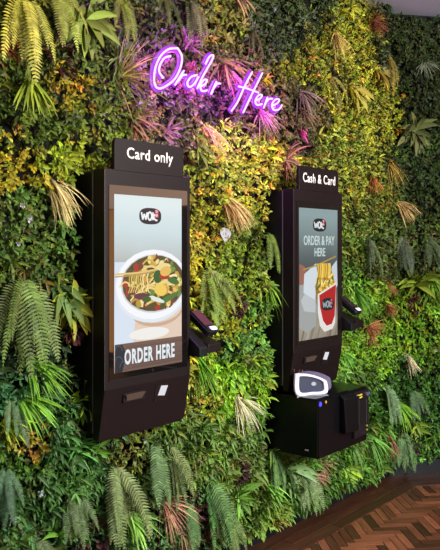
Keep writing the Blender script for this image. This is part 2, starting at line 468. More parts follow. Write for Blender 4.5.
# --- kiosk one
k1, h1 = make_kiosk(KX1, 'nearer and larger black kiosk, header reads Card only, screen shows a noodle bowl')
text_mesh('lettering', 'Card only', white_l, 0.270, 0.060, (KX1 + 0.2515, 1.952), -0.2620, h1, bold=0.012, spacing=1.06)
bx = make_screen(k1, KX1)
mb = MB(); mb.box((bx[0], KF - 0.0045, bx[2]), (bx[1], KF - 0.0024, bx[3]),
   pict_grad('noodle_bowl_display', [(0.0, (120, 92, 80)), (0.18, (226, 205, 186)), (0.40, (214, 222, 236)), (0.64, (178, 178, 172)), (0.70, (190, 196, 196)), (0.84, (205, 222, 226)), (1.0, (222, 234, 236))]))
scr1 = mb.build('screen', k1)
P = Pic(bx, KF - 0.0047)
rr = random.Random(5)
P.poly([(0, .155), (0, .62), (.25, .62), (.36, .35), (.30, .155)], pix(216, 226, 240))          # pale cloth on the left
P.poly([(.26, .155), (.30, .34), (1, .34), (1, .155)], pix(226, 204, 184))                      # beige foot and table
P.ell(.62, .335, .40, .10, pix(204, 170, 146)); P.ell(.62, .352, .40, .095, pix(228, 208, 190))
P.ell(.50, .20, .30, .035, pix(240, 236, 232))
P.ell(.56, .475, .56, .215, pix(226, 232, 240)); P.ell(.56, .485, .54, .205, pix(244, 246, 250)); 
P.ell(.57, .49, .485, .172, pix(206, 206, 206)); P.ell(.575, .492, .47, .165, pix(92, 78, 44))
def inbowl(cu, cv, ru, rv):
    while True:
        a, r_ = rr.random() * 6.283, math.sqrt(rr.random())
        return cu + ru * r_ * math.cos(a), cv + rv * r_ * math.sin(a)
for k in range(150):
    u, v = inbowl(.575, .49, .43, .150); c = rr.choice([(70, 96, 44), (112, 136, 62), (50, 70, 36), (226, 196, 104), (204, 164, 72), (240, 222, 150), (190, 150, 60), (120, 70, 50), (170, 60, 46), (96, 62, 60)])
    P.ell(u, v, rr.uniform(.025, .07), rr.uniform(.009, .026), pix(*c), n=7, rot=rr.uniform(0, 3))
for k in range(34):
    u, v = inbowl(.52, .49, .36, .125); a = rr.uniform(-1, 1)
    P.line([(u - .10, v + .01 * a), (u - .03, v + .022 + .02 * a), (u + .05, v + .016), (u + .10, v - .014 * a)], rr.uniform(.016, .028), pix(*rr.choice([(236, 210, 130), (216, 178, 84), (246, 230, 170), (196, 152, 66)])))
for (u, v, a, b_, c) in ((.70, .585, .12, .024, (236, 216, 150)), (.80, .565, .10, .02, (118, 150, 66)), (.62, .53, .07, .04, (60, 96, 44)), (.86, .50, .10, .02, (72, 112, 52)), (.72, .53, .08, .020, (180, 56, 40)), (.74, .56, .09, .03, (230, 186, 96)),
                         (.38, .42, .12, .02, (104, 60, 70)), (.26, .455, .07, .02, (96, 56, 66)), (.80, .40, .16, .018, (88, 120, 56)), (.60, .395, .13, .013, (226, 232, 226)), (.66, .45, .10, .036, (240, 204, 96)), (.45, .40, .07, .018, (64, 100, 40))):
    P.ell(u, v, a, b_, pix(*c), n=10, rot=rr.uniform(-.4, .4))
for k in range(9):                                                                                 # noodles hanging from chopsticks
    u = .20 + .032 * k; P.line([(u + .02, .555), (u, .52), (u + .015, .48), (u - .012, .445)], .017, pix(*rr.choice([(232, 200, 112), (246, 226, 160), (206, 164, 76)])))
P.line([(.0, .552), (.30, .556), (.60, .572)], .020, pix(228, 196, 120)); P.line([(.0, .538), (.30, .545), (.58, .563)], .014, pix(190, 150, 90))
P.poly([(0, 0), (0, .160), (1, .160), (1, 0)], pix(112, 88, 78))                                  # brown band
for k in range(22):
    v = rr.uniform(.004, .155); P.line([(rr.random() * .3, v), (1, v + .004)], .008, pix(*rr.choice([(104, 80, 70), (120, 96, 86), (98, 74, 66)])))
P.poly([(0, 0), (0, .155), (.10, .155), (.16, .10), (.10, 0)], pix(38, 42, 52))
for (u, v) in ((.05, .12), (.05, .06), (.12, .03)):                                             # hexagon pattern
    P.line([(u + .055 * math.cos(k * 1.0472), v + .03 * math.sin(k * 1.0472)) for k in range(4)], .010, pix(70, 84, 96))
P.mb.build('food_picture', scr1)
wok_logo('logo', scr1, bx[0] + .196, bx[2] + .708 * .885, .128, .068, KF - 0.0085, (pix(46, 38, 44), pix(206, 70, 80), pix(238, 240, 244)))
text_mesh('lettering', 'ORDER HERE', pix(226, 238, 244), .292, .062, (bx[0] + .196, bx[2] + .708 * .082), KF - 0.0085, scr1, bold=0.034, depth=0.0003, spacing=1.16)

# --- kiosk two
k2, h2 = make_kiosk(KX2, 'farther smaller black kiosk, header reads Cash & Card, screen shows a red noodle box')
text_mesh('lettering', 'Cash & Card', white_l, 0.330, 0.052, (KX2 + 0.2525, 1.953), -0.2620, h2, bold=0.014, spacing=1.08)
bx = make_screen(k2, KX2)
mb = MB(); mb.box((bx[0], KF - 0.0045, bx[2]), (bx[1], KF - 0.0024, bx[3]),
   pict_grad('noodle_box_display', [(0.0, (138, 128, 112)), (0.14, (158, 150, 134)), (0.30, (120, 116, 108)), (0.50, (62, 68, 68)), (0.66, (84, 96, 96)), (0.80, (112, 126, 126)), (1.0, (138, 158, 160))]))
scr2 = mb.build('screen', k2)
P = Pic(bx, KF - 0.0047); rr = random.Random(9)
for k in range(16):
    u = rr.random(); P.line([(u, .0), (u + .12, .16), (u + .2, .30)], rr.uniform(.02, .06), pix(*rr.choice([(150, 142, 126), (128, 120, 104), (168, 160, 146), (116, 104, 88)])))
P.poly([(0, .10), (0, .50), (.10, .54), (.18, .40), (.45, .25), (.42, .10), (.2, .05)], pix(158, 162, 160))   # crumpled paper
P.poly([(.04, .30), (.30, .45), (.42, .40), (.40, .20), (.12, .22)], pix(186, 192, 194))
P.poly([(.0, .42), (.0, .58), (.12, .56), (.22, .50), (.10, .42)], pix(150, 100, 84))                           # hand at the edge
P.poly([(.12, .50), (.42, .58), (.48, .45), (.38, .30), (.10, .36)], pix(206, 216, 222))                       # open lid
P.poly([(.84, .55), (.98, .60), (1, .40), (.90, .34), (.78, .40)], pix(196, 206, 212))
P.line([(.1, .535), (.4, .56), (.95, .63)], .022, pix(176, 140, 70))
P.poly([(.40, .40), (.52, .575), (.80, .56), (.90, .44), (.90, .36), (.42, .30)], pix(150, 112, 36))
for k in range(90):
    u, v = inbowl(.66, .43, .24, .085); P.ell(u, v, rr.uniform(.03, .07), rr.uniform(.009, .018), pix(*rr.choice([(214, 172, 52), (236, 200, 84), (190, 140, 36), (150, 112, 40), (240, 220, 130), (96, 104, 48)])), n=7, rot=rr.uniform(0, 3))
for k in range(16):
    u = .46 + .022 * k; P.line([(u, .575), (u + .012, .53), (u - .01, .47)], .020, pix(*rr.choice([(222, 180, 60), (240, 206, 96), (188, 140, 40)])))
P.poly([(.46, .34), (.96, .42), (.93, .10), (.86, .055), (.64, .04), (.52, .09), (.46, .20)], pix(226, 222, 218))  # white box body
P.poly([(.50, .33), (.955, .405), (.92, .16), (.84, .095), (.70, .085), (.60, .13), (.52, .24)], pix(176, 26, 26))  # red panel
P.mb.build('food_picture', scr2)
wok_logo('logo', scr2, bx[0] + .391 * .72, bx[2] + .708 * .255, .130, .070, KF - 0.0085, (pix(26, 26, 30), pix(176, 36, 40), pix(150, 160, 166)))
wok_logo('logo', scr2, bx[0] + .196, bx[2] + .708 * .875, .135, .072, KF - 0.0085, (pix(24, 24, 28), pix(190, 40, 50), pix(220, 228, 230)))
text_mesh('lettering', 'ORDER & PAY', pix(196, 214, 212), .315, .052, (bx[0] + .194, bx[2] + .708 * .755), KF - 0.0085, scr2, bold=0.016, depth=0.0003)
text_mesh('lettering', 'HERE', pix(196, 214, 212), .110, .046, (bx[0] + .198, bx[2] + .708 * .665), KF - 0.0085, scr2, bold=0.016, depth=0.0003)

# --- card terminals resting on the brackets
def make_terminal(cx, label, sc_col):
    ax0 = Vector((cx, -0.195, 1.287)); ax1 = Vector((cx, -0.315, 1.198))
    root = empty('card_terminal', (cx, -0.255, 1.242), label, 'card terminal', 'card payment terminals')
    d = (ax1 - ax0); L = d.length
    root.rotation_euler = (math.atan2(-d.z, -d.y) * 1.0, 0, 0)     # local +y = up the terminal
    ml = mat('terminal_plastic', (0.010, 0.010, 0.014), 0.3)
    mb = MB(); mb.box((-.037, -L / 2, -.022), (.037, L / 2, .012), ml, bevel=.007, seg=3); mb.build('body', root)
    mb = MB(); mb.box((-.027, -L * .22, .011), (.027, L * .44, .0135), sc_col, bevel=.0008, seg=1); mb.build('display', root)
    mb = MB(); mb.box((-.012, -L * .46, .010), (.030, -L * .30, .0145), mat('terminal_white', (.75, .72, .78), .4, emit=(.8, .75, .85), estr=.35), bevel=.002); tag(mb.build('keypad_light', root), 'bright white tip')
    return root
make_terminal(KX1 + KW + 0.092, 'dark card terminal with pink-lit display beside the noodle bowl kiosk', glow('terminal_pink', (0.16, 0.035, 0.06), 1.0))
make_terminal(KX2 + KW + 0.092, 'dark card terminal with black display beside the red noodle box kiosk', glow('terminal_dim', (0.03, 0.014, 0.018), 1.0))

# ---------------------------------------------------------------- cash machine under kiosk two
def cash_machine():
    root = empty('cash_machine', (3.28, -.2, .49), 'black cash box machine mounted on the plant wall under the Cash & Card kiosk', 'cash machine')
    root_inv = Matrix.Translation((-3.28, .2, -.49))
    blk = mat('gloss_black_steel', (0.003, 0.003, 0.004), 0.30, spec=0.3); rim = mat('edge_steel', (.10, .10, .12), .35, metal=.6)
    def bld(mb, name, parent=root, **k):
        mb.v = [tuple(root_inv @ Vector(v)) for v in mb.v]; return mb.build(name, parent, **k)
    mb = MB(); mb.box((3.28, -.41, .49), (3.795, -.008, .795), blk, bevel=.006, seg=3); bld(mb, 'body')
    mb = MB(); mb.box((3.262, -.405, .796), (3.60, -.19, .802), blk, bevel=.002); bld(mb, 'lid')
    # raised note module with a pale edge
    x0, x1 = 3.555, 3.675
    mb = MB(); prof = [(-.412, .785), (-.418, .790), (-.440, .770), (-.452, .60), (-.440, .585), (-.412, .585)]
    mb.extrude([(3.49, a, z) for a, z in prof], [(3.60, a * 1.0 - .018 * (a < -.415), z) for a, z in prof], blk); nm = bld(mb, 'note_module', bevel=.006)
    mb = MB(); mb.box((3.605, -.466, .592), (3.612, -.41, .775), rim, bevel=.003); tag(bld(mb, 'pale_edge'), 'pale grey vertical trim')
    mb = MB(); mb.box((3.625, -.424, .530), (3.790, -.408, .782), mat('panel_black', (.012, .010, .012), .2), bevel=.004); pn = bld(mb, 'coin_panel')
    mb = MB(); mb.box((3.655, -.427, .595), (3.735, -.423, .735), slotm, bevel=.002); bld(mb, 'coin_window', pn)
    mb = MB(); mb.box((3.745, -.432, .60), (3.750, -.424, .73), rim); bld(mb, 'slot_rail', pn)
    yl = mat('yellow_label', (.65, .48, .04), .5, emit=(.6, .45, .05), estr=.15)
    mb = MB()
    for k in range(2): mb.box((3.648, -.4255, .744 + .014 * k), (3.712, -.4235, .752 + .014 * k), yl)
    tag(bld(mb, 'warning_label', pn), 'two yellow label strips')
    mb = MB(); mb.tube([(3.763, -.424, .757), (3.763, -.432, .757)], .011, mat('silver_lock', (.4, .4, .45), .3, metal=.8), 12); bld(mb, 'lock', pn)
    for (x, z, r, c, nm_) in ((3.782, .757, .008, (.12, .12, 1.0), 'blue'), (3.765, .580, .005, (.5, .6, .1), 'green'), (3.765, .557, .005, (.5, .5, .1), 'green')):
        mb = MB(); mb.tube([(x, -.424, z), (x, -.429, z)], r, glow('indicator_' + nm_, c, .6), 10); tag(bld(mb, 'indicator_light', pn), nm_ + ' indicator light')
    mb = MB(); mb.tube([(3.298, -.410, .772), (3.298, -.413, .772)], .013, mat('blue_sticker', (.05, .05, .75), .4, emit=(.1, .1, 1), estr=.35), 12); tag(bld(mb, 'round_sticker'), 'round blue sticker')
    mb = MB(); mb.tube([(3.352, -.410, .775), (3.352, -.413, .775)], .008, mat('orange_dot', (.5, .28, .05), .4), 10); tag(bld(mb, 'round_sticker'), 'small orange dot')
    mb = MB(); mb.box((3.278, -.35, .525), (3.2805, -.33, .531), mat('grey_label', (.5, .5, .45), .5)); tag(bld(mb, 'keyhole_label'), 'tiny pale mark')
    # white framed dispenser standing on top
    def P3(px, py, y): return W(px, py, y)
    d = empty('white_dispenser', (3.36, -.31, .802), 'white-framed clear purplish dispenser with dark window on top of the black cash box', 'dispenser')
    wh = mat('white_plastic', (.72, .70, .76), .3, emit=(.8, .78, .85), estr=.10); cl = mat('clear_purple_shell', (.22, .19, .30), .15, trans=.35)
    # front ring lies in a plane facing the left-front, toward the room
    fwd = Vector((-.62, -.78, 0)).normalized(); rt = Vector((.78, -.62, 0)).normalized(); up = (Vector((0, 0, 1)) + fwd * -.15).normalized()
    def ring(pts, off): return [tuple(rt * a + up * z + fwd * off) for a, z in pts]
    def shape(s, lift=0):
        o = smooth_path([(-.086 * s, -.052 * s + .066, 0), (-.090 * s, .040 * s + .066, 0), (-.075 * s, .056 * s + .066, 0), (.0, .048 * s + .066, 0), (.070 * s, .022 * s + .066, 0), (.086 * s, .0 + .066, 0), (.080 * s, -.050 * s + .066, 0), (.0, -.055 * s + .066, 0)], 4, closed=True)
        return [(p.x, p.y) for p in o]
    so, si = shape(1.0), shape(.75)
    mb = MB(); n = len(so)
    vs = ring(so, .016) + ring(si, .016) + ring(so, -.006) + ring(si, -.006); fs = []
    for i in range(n):
        j = (i + 1) % n; fs += [(i, j, n + j, n + i), (2 * n + i, 3 * n + i, 3 * n + j, 2 * n + j), (i, 2 * n + i, 2 * n + j, j), (n + i, n + j, 3 * n + j, 3 * n + i)]
    mb.add(vs, fs, wh); mb.build('white_frame', d, bevel=.003)
    mb = MB(); mb.extrude(ring(si, .006), ring(si, -.004), mat('dispenser_window', (.05, .055, .09), .2)); wd_ = mb.build('window', d)
    mb = MB(); c = [(.012 + .014 * math.cos(k * .5236), .066 + .010 * math.sin(k * .5236)) for k in range(12)]
    mb.extrude(ring(c, .009), ring(c, .006), mat('window_mark', (.35, .35, .42), .5)); mb.build('window_mark', wd_)
    mb = MB(); sb = shape(.97)
    back = [tuple(Vector(p) + rt * .055 + Vector((0, 0, .004))) for p in ring([(a * .9, z) for a, z in sb], -.055)]
    mb.extrude(ring(sb, -.006), back, cl); mb.build('shell', d, bevel=.006, smooth=False)
    mb = MB(); mb.box((-.085, -.02, .0), (.085, .02, .008), mat('clear_stand', (.35, .35, .40), .15), M=Matrix(((rt.x, fwd.x, 0, 0), (rt.y, fwd.y, 0, 0), (0, 0, 1, 0), (0, 0, 0, 1)))); mb.build('stand', d)
    d.location = (3.335, -.335, .797)
cash_machine()

# ---------------------------------------------------------------- neon sign
def neon():
    yS = -0.225
    root = empty('neon_sign', W(216, 80, yS), 'glowing pink and purple neon script sign reading Order Here', 'neon sign')
    o0 = root.location.copy()
    core = glow('neon_tube', (1.0, 0.60, 1.0), 1.5); purple = glow('neon_halo', (0.42, 0.03, 0.80), 1.1)
    strokes = [
     ('O', [[(177.7,48.2),(181.8,56),(180.8,66.6),(174.7,78.9),(164.4,87),(157.3,88),(154.2,81),(155.2,68.6),(160.4,56.4),(168.5,49.2),(177.7,48.2)], [(170.6,56),(164.5,58),(160,65),(159.3,72),(163.4,78)]]),
     ('r', [[(184,70.5),(179.5,77.5),(175,85)], [(178,81),(182.5,75.5),(186.5,74.8)]]),
     ('d', [[(197,75),(191,77),(187.3,83),(189.5,87),(194,84),(198.5,77)], [(205.5,64),(209.5,56.5),(213.5,55.5),(211,62),(203,76),(197.3,88.5)]]),
     ('e', [[(201,86.5),(205.5,83.5),(207,80),(203.5,80.3),(200.3,86),(202,91),(207,90.3)]]),
     ('r', [[(216.5,81.5),(214,87),(211,94)], [(213.5,88.5),(217,83.8),(220.5,83.6)]]),
     ('H', [[(252.3,71.8),(245,85.5),(237.7,101.8),(231.4,111)], [(262.6,72.7),(253,92),(243.2,112.7)], [(238.6,86.4),(248,88.8),(258.6,92.7)]]),
     ('e', [[(256,100.5),(260.5,98),(262,95),(258.5,95.3),(255.3,101),(257.3,105),(262,104)]]),
     ('r', [[(267.5,97.2),(265.8,102),(263.8,108)], [(265.8,102.5),(269,99),(272.5,98.8)]]),
     ('e', [[(272,105.8),(277.5,103),(279.3,99.6),(275.3,99.6),(271.8,105),(274,110),(279,109.3),(282,105)]]),
    ]
    for ch, ss in strokes:
        mb = MB(); mp = MB()
        for s in ss:
            pts = [W(a, b_, yS) - o0 for a, b_ in s]
            sm = smooth_path(pts, 5)
            mb.tube(sm, 0.0044, core, 8)
            mp.tube([p + Vector((0, 0.014, 0)) for p in sm], 0.0150, purple, 10, flat=0.3)  # wide glowing strip that stands in for the tubes' purple halo
        L = mb.build('letter_tube', root, smooth=True)
        tag(mp.build('halo_strip', L, smooth=True), 'purple halo behind the tube')
    for (a, b_) in ((160, 62), (172, 80), (180, 58), (190, 82), (205, 76), (216, 90), (238, 98), (250, 84), (262, 100), (278, 108)):      # the sign's own glow
        d = bpy.data.lights.new('neon_glow', 'POINT'); d.energy = 4.6; d.color = (0.42, 0.05, 1.0); d.shadow_soft_size = 0.03
        l = bpy.data.objects.new('neon_glow', d); COL.objects.link(l); l.parent = root; l.location = W(a, b_, yS) - o0 + Vector((0, 0.022, 0))
neon()

# ---------------------------------------------------------------- the planted wall
def leaf_mat(name, rough=0.5, trans=0.22, var=0.35, spec=0.35):
    m = bpy.data.materials.new(name); m.use_nodes = True; nt = m.node_tree; N = nt.nodes; L = nt.links
    p = N['Principled BSDF']; out = N['Material Output']
    at = N.new('ShaderNodeAttribute'); at.attribute_name = 'leaf_color'
    g = N.new('ShaderNodeNewGeometry'); mr = N.new('ShaderNodeMapRange')
    mr.inputs['To Min'].default_value = 1 - var; mr.inputs['To Max'].default_value = 1 + var
    hs = N.new('ShaderNodeHueSaturation'); L.new(g.outputs['Random Per Island'], mr.inputs[0]); L.new(mr.outputs[0], hs.inputs['Value'])
    L.new(at.outputs['Color'], hs.inputs['Color'])
    ns = N.new('ShaderNodeTexNoise'); ns.inputs['Scale'].default_value = 90
    tc = N.new('ShaderNodeTexCoord'); L.new(tc.outputs['Object'], ns.inputs['Vector'])
    m2 = N.new('ShaderNodeMapRange'); m2.inputs['To Min'].default_value = 0.485; m2.inputs['To Max'].default_value = 0.52
    L.new(ns.outputs['Fac'], m2.inputs[0]); L.new(m2.outputs[0], hs.inputs['Hue'])
    L.new(hs.outputs[0], p.inputs['Base Color']); p.inputs['Roughness'].default_value = rough; p.inputs['Specular IOR Level'].default_value = spec
    t = N.new('ShaderNodeBsdfTranslucent'); L.new(hs.outputs[0], t.inputs['Color'])
    mx = N.new('ShaderNodeMixShader'); mx.inputs[0].default_value = trans
    L.new(p.outputs[0], mx.inputs[1]); L.new(t.outputs[0], mx.inputs[2]); L.new(mx.outputs[0], out.inputs[0])
    return m
LEAF = leaf_mat('green_leaf'); DRY = leaf_mat('dry_grass', 0.7, 0.25, 0.3, 0.2)
def nrm(a): return a / np.maximum(np.linalg.norm(a, axis=-1, keepdims=True), 1e-9)
class Leaves:
    def __init__(s): s.V = []; s.F = []; s.C = []; s.n = 0
    def add(s, P, D, Nv, L, Wd, bend, col, prof, fold=0.25, grav=(0, 0, -1), tipcol=None):
        n = len(P); k = len(prof) - 1
        if n == 0: return
        d = nrm(D.copy()); p = P.copy(); g = np.array(grav, float); rows = []; cols = []
        L = np.broadcast_to(L, (n,)); Wd = np.broadcast_to(Wd, (n,)); bend = np.broadcast_to(bend, (n,))
        for i in range(k + 1):
            side = nrm(np.cross(d, Nv)); up = np.cross(side, d)
            hw = (Wd * prof[i] / 2)[:, None]
            rows.append(np.stack([p - side * hw + up * hw * fold, p - up * hw * fold, p + side * hw + up * hw * fold], 1))
            c = col if tipcol is None else col + (tipcol - col) * (i / k)
            cols.append(np.repeat(c[:, None, :], 3, 1))
            if i < k:
                p = p + d * (L / k)[:, None]; d = nrm(d + g[None] * (bend / k)[:, None])
        V = np.concatenate(rows, 1).reshape(-1, 3); C = np.concatenate(cols, 1).reshape(-1, 3)
        m = 3 * (k + 1); f = []
        for i in range(k):
            a = 3 * i; f += [(a, a + 1, a + 4, a + 3), (a + 1, a + 2, a + 5, a + 4)]
        F = (np.array(f)[None] + (np.arange(n) * m)[:, None, None]).reshape(-1, 4) + s.n
        s.V.append(V); s.C.append(C); s.F.append(F); s.n += len(V)
    def build(s, name, m, parent=None, origin=None):
        V = np.concatenate(s.V); F = np.concatenate(s.F); C = np.concatenate(s.C)
        if origin is not None: V = V - np.array(origin)[None]
        me = bpy.data.meshes.new(name); me.vertices.add(len(V)); me.vertices.foreach_set('co', V.astype(np.float32).ravel())
        me.loops.add(F.size); me.loops.foreach_set('vertex_index', F.astype(np.int32).ravel())
        me.polygons.add(len(F)); me.polygons.foreach_set('loop_start', (np.arange(len(F)) * 4).astype(np.int32))
        me.update(calc_edges=True)
        at = me.color_attributes.new('leaf_color', 'FLOAT_COLOR', 'POINT')
        at.data.foreach_set('color', np.concatenate([np.clip(C, 0, 1), np.ones((len(C), 1))], 1).astype(np.float32).ravel())
        me.materials.append(m); me.validate()
        o = bpy.data.objects.new(name, me); COL.objects.link(o)
        if parent: o.parent = parent
        elif origin is not None: o.location = origin
        return o
OVAL = [.12, .85, 1.0, .08]; OVAL2 = [.15, 1.0, .08]; LANCE = [.25, .9, 1.0, .6, .06]; BLADE = [.7, 1.0, .9, .6, .1]; BROAD = [.12, .7, 1.0, .92, .6, .05]
# frames: the long wall and the turned wall
FR1 = (np.zeros(3), np.array([1., 0, 0]), np.array([0, -1., 0])); FR2 = (np.array(CORNER), np.array(D2), np.array(N2))
UP = np.array([0, 0, 1.])
cF = np.array([math.cos(TH), math.sin(TH), 0]); cR = np.array([math.sin(TH), -math.cos(TH), 0])
def to_px(P):
    q = P - np.array([0, CY, CZ]); z = q @ cF
    return 220 + 750 * (q @ cR) / z, HZ - 750 * q[:, 2] / z
def relief(u, z, seed):
    r = np.random.default_rng(seed); h = np.zeros_like(u)
    for k in range(26):
        f = r.uniform(5, 34); a = r.uniform(0, 6.28); h += np.sin((u * math.cos(a) + z * math.sin(a)) * f + r.uniform(0, 6.28)) / (1 + f / 14)
    return h / 3.0
# growing zones: place (as seen in the photo), size, leaf kind (0 boxwood, 1 golden sprigs, 2 willow leaf), leaf colour
ZONES = [(262, 112, 26, 18, 0, (104, 92, 56)), (200, 100, 40, 16, 0, (92, 84, 56)), (225, 62, 26, 16, 0, (104, 96, 50)), (300, 110, 16, 24, 0, (92, 86, 48)), (30, 120, 40, 30, 0, (92, 112, 40)), (65, 92, 22, 18, 1, (182, 150, 40)), (110, 60, 40, 45, 0, (84, 96, 40)), (15, 160, 30, 28, 1, (176, 150, 44)),
 (60, 165, 26, 20, 0, (138, 152, 42)), (100, 120, 26, 24, 0, (110, 124, 40)), (165, 125, 26, 22, 1, (132, 116, 64)), (215, 22, 34, 20, 0, (124, 122, 44)),
 (275, 20, 40, 26, 0, (78, 90, 50)), (160, 20, 40, 24, 0, (78, 82, 42)), (220, 165, 30, 32, 1, (196, 184, 66)), (250, 185, 22, 34, 1, (190, 172, 60)), (205, 215, 18, 40, 1, (184, 164, 50)),
 (250, 250, 30, 30, 0, (128, 148, 46)), (290, 185, 20, 16, 1, (178, 160, 48)), (330, 60, 36, 36, 1, (160, 148, 44)), (370, 110, 30, 34, 1, (172, 160, 46)), (350, 150, 22, 22, 1, (150, 150, 50)),
 (420, 70, 34, 50, 0, (58, 70, 34)), (425, 160, 30, 40, 0, (62, 80, 36)), (360, 200, 26, 26, 0, (122, 128, 42)), (415, 225, 30, 26, 0, (78, 94, 40)), (355, 225, 16, 18, 0, (96, 118, 40)),
 (390, 335, 30, 22, 0, (120, 160, 40)), (365, 360, 26, 16, 0, (132, 178, 44)), (410, 390, 30, 30, 0, (72, 116, 44)), (350, 375, 20, 12, 2, (92, 140, 60)), (430, 340, 18, 26, 0, (110, 146, 40)),
 (355, 455, 34, 24, 2, (92, 142, 60)), (320, 490, 30, 20, 2, (86, 138, 58)), (250, 500, 30, 22, 2, (108, 150, 66)), (225, 330, 22, 18, 1, (176, 170, 44)), (250, 345, 24, 26, 0, (96, 136, 56)),
 (240, 385, 26, 26, 2, (122, 172, 52)), (205, 400, 14, 20, 1, (186, 174, 64)), (260, 420, 20, 20, 2, (104, 156, 60)), (30, 225, 36, 30, 0, (84, 108, 44)), (70, 240, 20, 22, 0, (70, 104, 40)),
 (65, 365, 26, 20, 0, (62, 86, 52)), (75, 350, 18, 18, 1, (140, 138, 52)), (70, 430, 34, 34, 2, (66, 116, 66)), (30, 440, 18, 14, 1, (180, 150, 52)), (20, 475, 30, 22, 0, (88, 124, 48)),
 (60, 500, 40, 26, 2, (70, 118, 62)), (120, 450, 22, 12, 1, (150, 150, 66)), (90, 530, 50, 16, 0, (72, 108, 56)), (215, 445, 50, 24, 2, (100, 140, 70)), (150, 520, 40, 24, 0, (76, 106, 56)), (300, 340, 30, 40, 2, (110, 156, 56))]
def add_sprigs(frame, u0, u1, z0, z1, sp, depth, amp, seed, out3, dim=1.0):
    r = np.random.default_rng(seed); o, rt, n = frame
    uu, zz = np.meshgrid(np.arange(u0, u1, sp), np.arange(z0, z1, sp)); u = uu.ravel() + r.uniform(-.6, .6, uu.size) * sp; z = zz.ravel() + r.uniform(-.6, .6, uu.size) * sp
    u = np.clip(u, u0, u1)
    dep = depth + amp * np.clip(relief(u, z, 3), -1, 1) + r.normal(0, .012, u.size)
    P = o[None] + rt[None] * u[:, None] + UP[None] * z[:, None] + n[None] * dep[:, None]
    keep = np.ones(len(P), bool)
    if frame is FR1:
        for (a, b_, c, d) in ((KX1 - .03, KX1 + KW + .005, .84, 1.90), (KX2 - .03, KX2 + KW + .005, .80, 1.90), (3.235, 3.80, .50, .80)):
            keep &= ~((P[:, 0] > a) & (P[:, 0] < b_) & (P[:, 2] > c) & (P[:, 2] < d))
        for (a, b_, c, d) in ((KX1 + KW, KX1 + KW + .17, 1.08, 1.30), (KX2 + KW, KX2 + KW + .17, 1.08, 1.30)):
            keep &= ~((P[:, 0] > a) & (P[:, 0] < b_) & (P[:, 2] > c) & (P[:, 2] < d) & (dep > .09))
    P = P[keep]; m = len(P)
    px, py = to_px(P)
    best = np.full(m, -1.0); zi = np.zeros(m, int); lim = 0.10
    for i, (a, b_, ra, rb, k, c) in enumerate(ZONES):
        wgt = np.exp(-((px - a) / ra) ** 2 - ((py - b_) / rb) ** 2) * np.exp(r.normal(0, .55, m)); t = wgt > best; best[t] = wgt[t]; zi[t] = i
    kind = np.array([q[4] for q in ZONES])[zi]; col = np.array([srgb(*(q[5] if q[4] != 1 else (q[5][0] * .90, q[5][1] * .98, q[5][2] * 1.0))) for q in ZONES])[zi]
    far = best < .12; kind[far] = np.where(r.random(far.sum()) < .75, 0, 2); 
    col = col * np.exp(r.normal(0, .22, (m, 1))) * np.exp(r.normal(0, .08, (m, 3))) * dim  # dim darkens the inner layer's leaf colour, painting shade into the gaps
    yel = r.random(m) < .12; col[yel] = col[yel] * np.array([1.4, 1.25, .8]); brn = r.random(m) < .05; col[brn] = col[brn] * np.array([1.5, .8, 1.0]); drk = relief(u[keep] + 7, z[keep] + 3, 8); col *= np.clip(1 + .35 * drk, .55, 1.4)[:, None]; col[(kind == 2)] *= np.array([1.25, 1.02, .75])
    for kd, cnt, L0, wr, prof, lift in ((0, 10, .025, .50, OVAL2, .55), (1, 11, .020, .55, OVAL2, .7), (2, 8, .050, .22, [.3, 1, .8, .06], .6)):
        q = np.where(kind == kd)[0]
        if not len(q): continue
        a0 = r.uniform(0, 6.28, len(q))
        for j in range(cnt):
            a = a0 + j * 2.4 + r.normal(0, .3, len(q)); el = r.uniform(.15, 1.1, len(q)) * lift + (.1 if j < cnt - 3 else .5)
            ce, se = np.cos(el), np.sin(el)
            D = (rt[None] * (np.cos(a) * ce)[:, None] + UP[None] * (np.sin(a) * ce)[:, None] + n[None] * se[:, None])
            Nn = nrm(n[None] * ce[:, None] - (rt[None] * np.cos(a)[:, None] + UP[None] * np.sin(a)[:, None]) * se[:, None] + r.normal(0, .35, (len(q), 3)))
            base = P[q] + n[None] * (r.uniform(-.012, .014, len(q)) + .0015 * j)[:, None] + r.normal(0, .006, (len(q), 3))
            L = L0 * np.exp(r.normal(0, .22, len(q)))
            out3[kd].add(base, D, Nn, L, L * wr, .5 if kd != 2 else 1.2, col[q], prof)
FO = [Leaves(), Leaves(), Leaves()]
ZT = CEIL - 0.05
add_sprigs(FR1, .6, 4.70, .10, ZT, .032, .100, .036, 1, FO)
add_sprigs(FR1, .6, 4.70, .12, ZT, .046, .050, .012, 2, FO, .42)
add_sprigs(FR2, .05, 1.6, .12, ZT, .033, .090, .034, 3, FO)
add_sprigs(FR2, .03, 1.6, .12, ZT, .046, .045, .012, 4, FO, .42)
tag(FO[0].build('boxwood_foliage', LEAF), 'mat of small rounded boxwood leaves covering most of the green wall', 'foliage', kind='stuff')
tag(FO[1].build('golden_foliage', LEAF), 'patches of tiny golden-yellow leaf sprigs growing in the green wall', 'foliage', kind='stuff')
tag(FO[2].build('willow_foliage', LEAF), 'patches of narrow pointed green willow-like leaves in the lower green wall', 'foliage', kind='stuff')

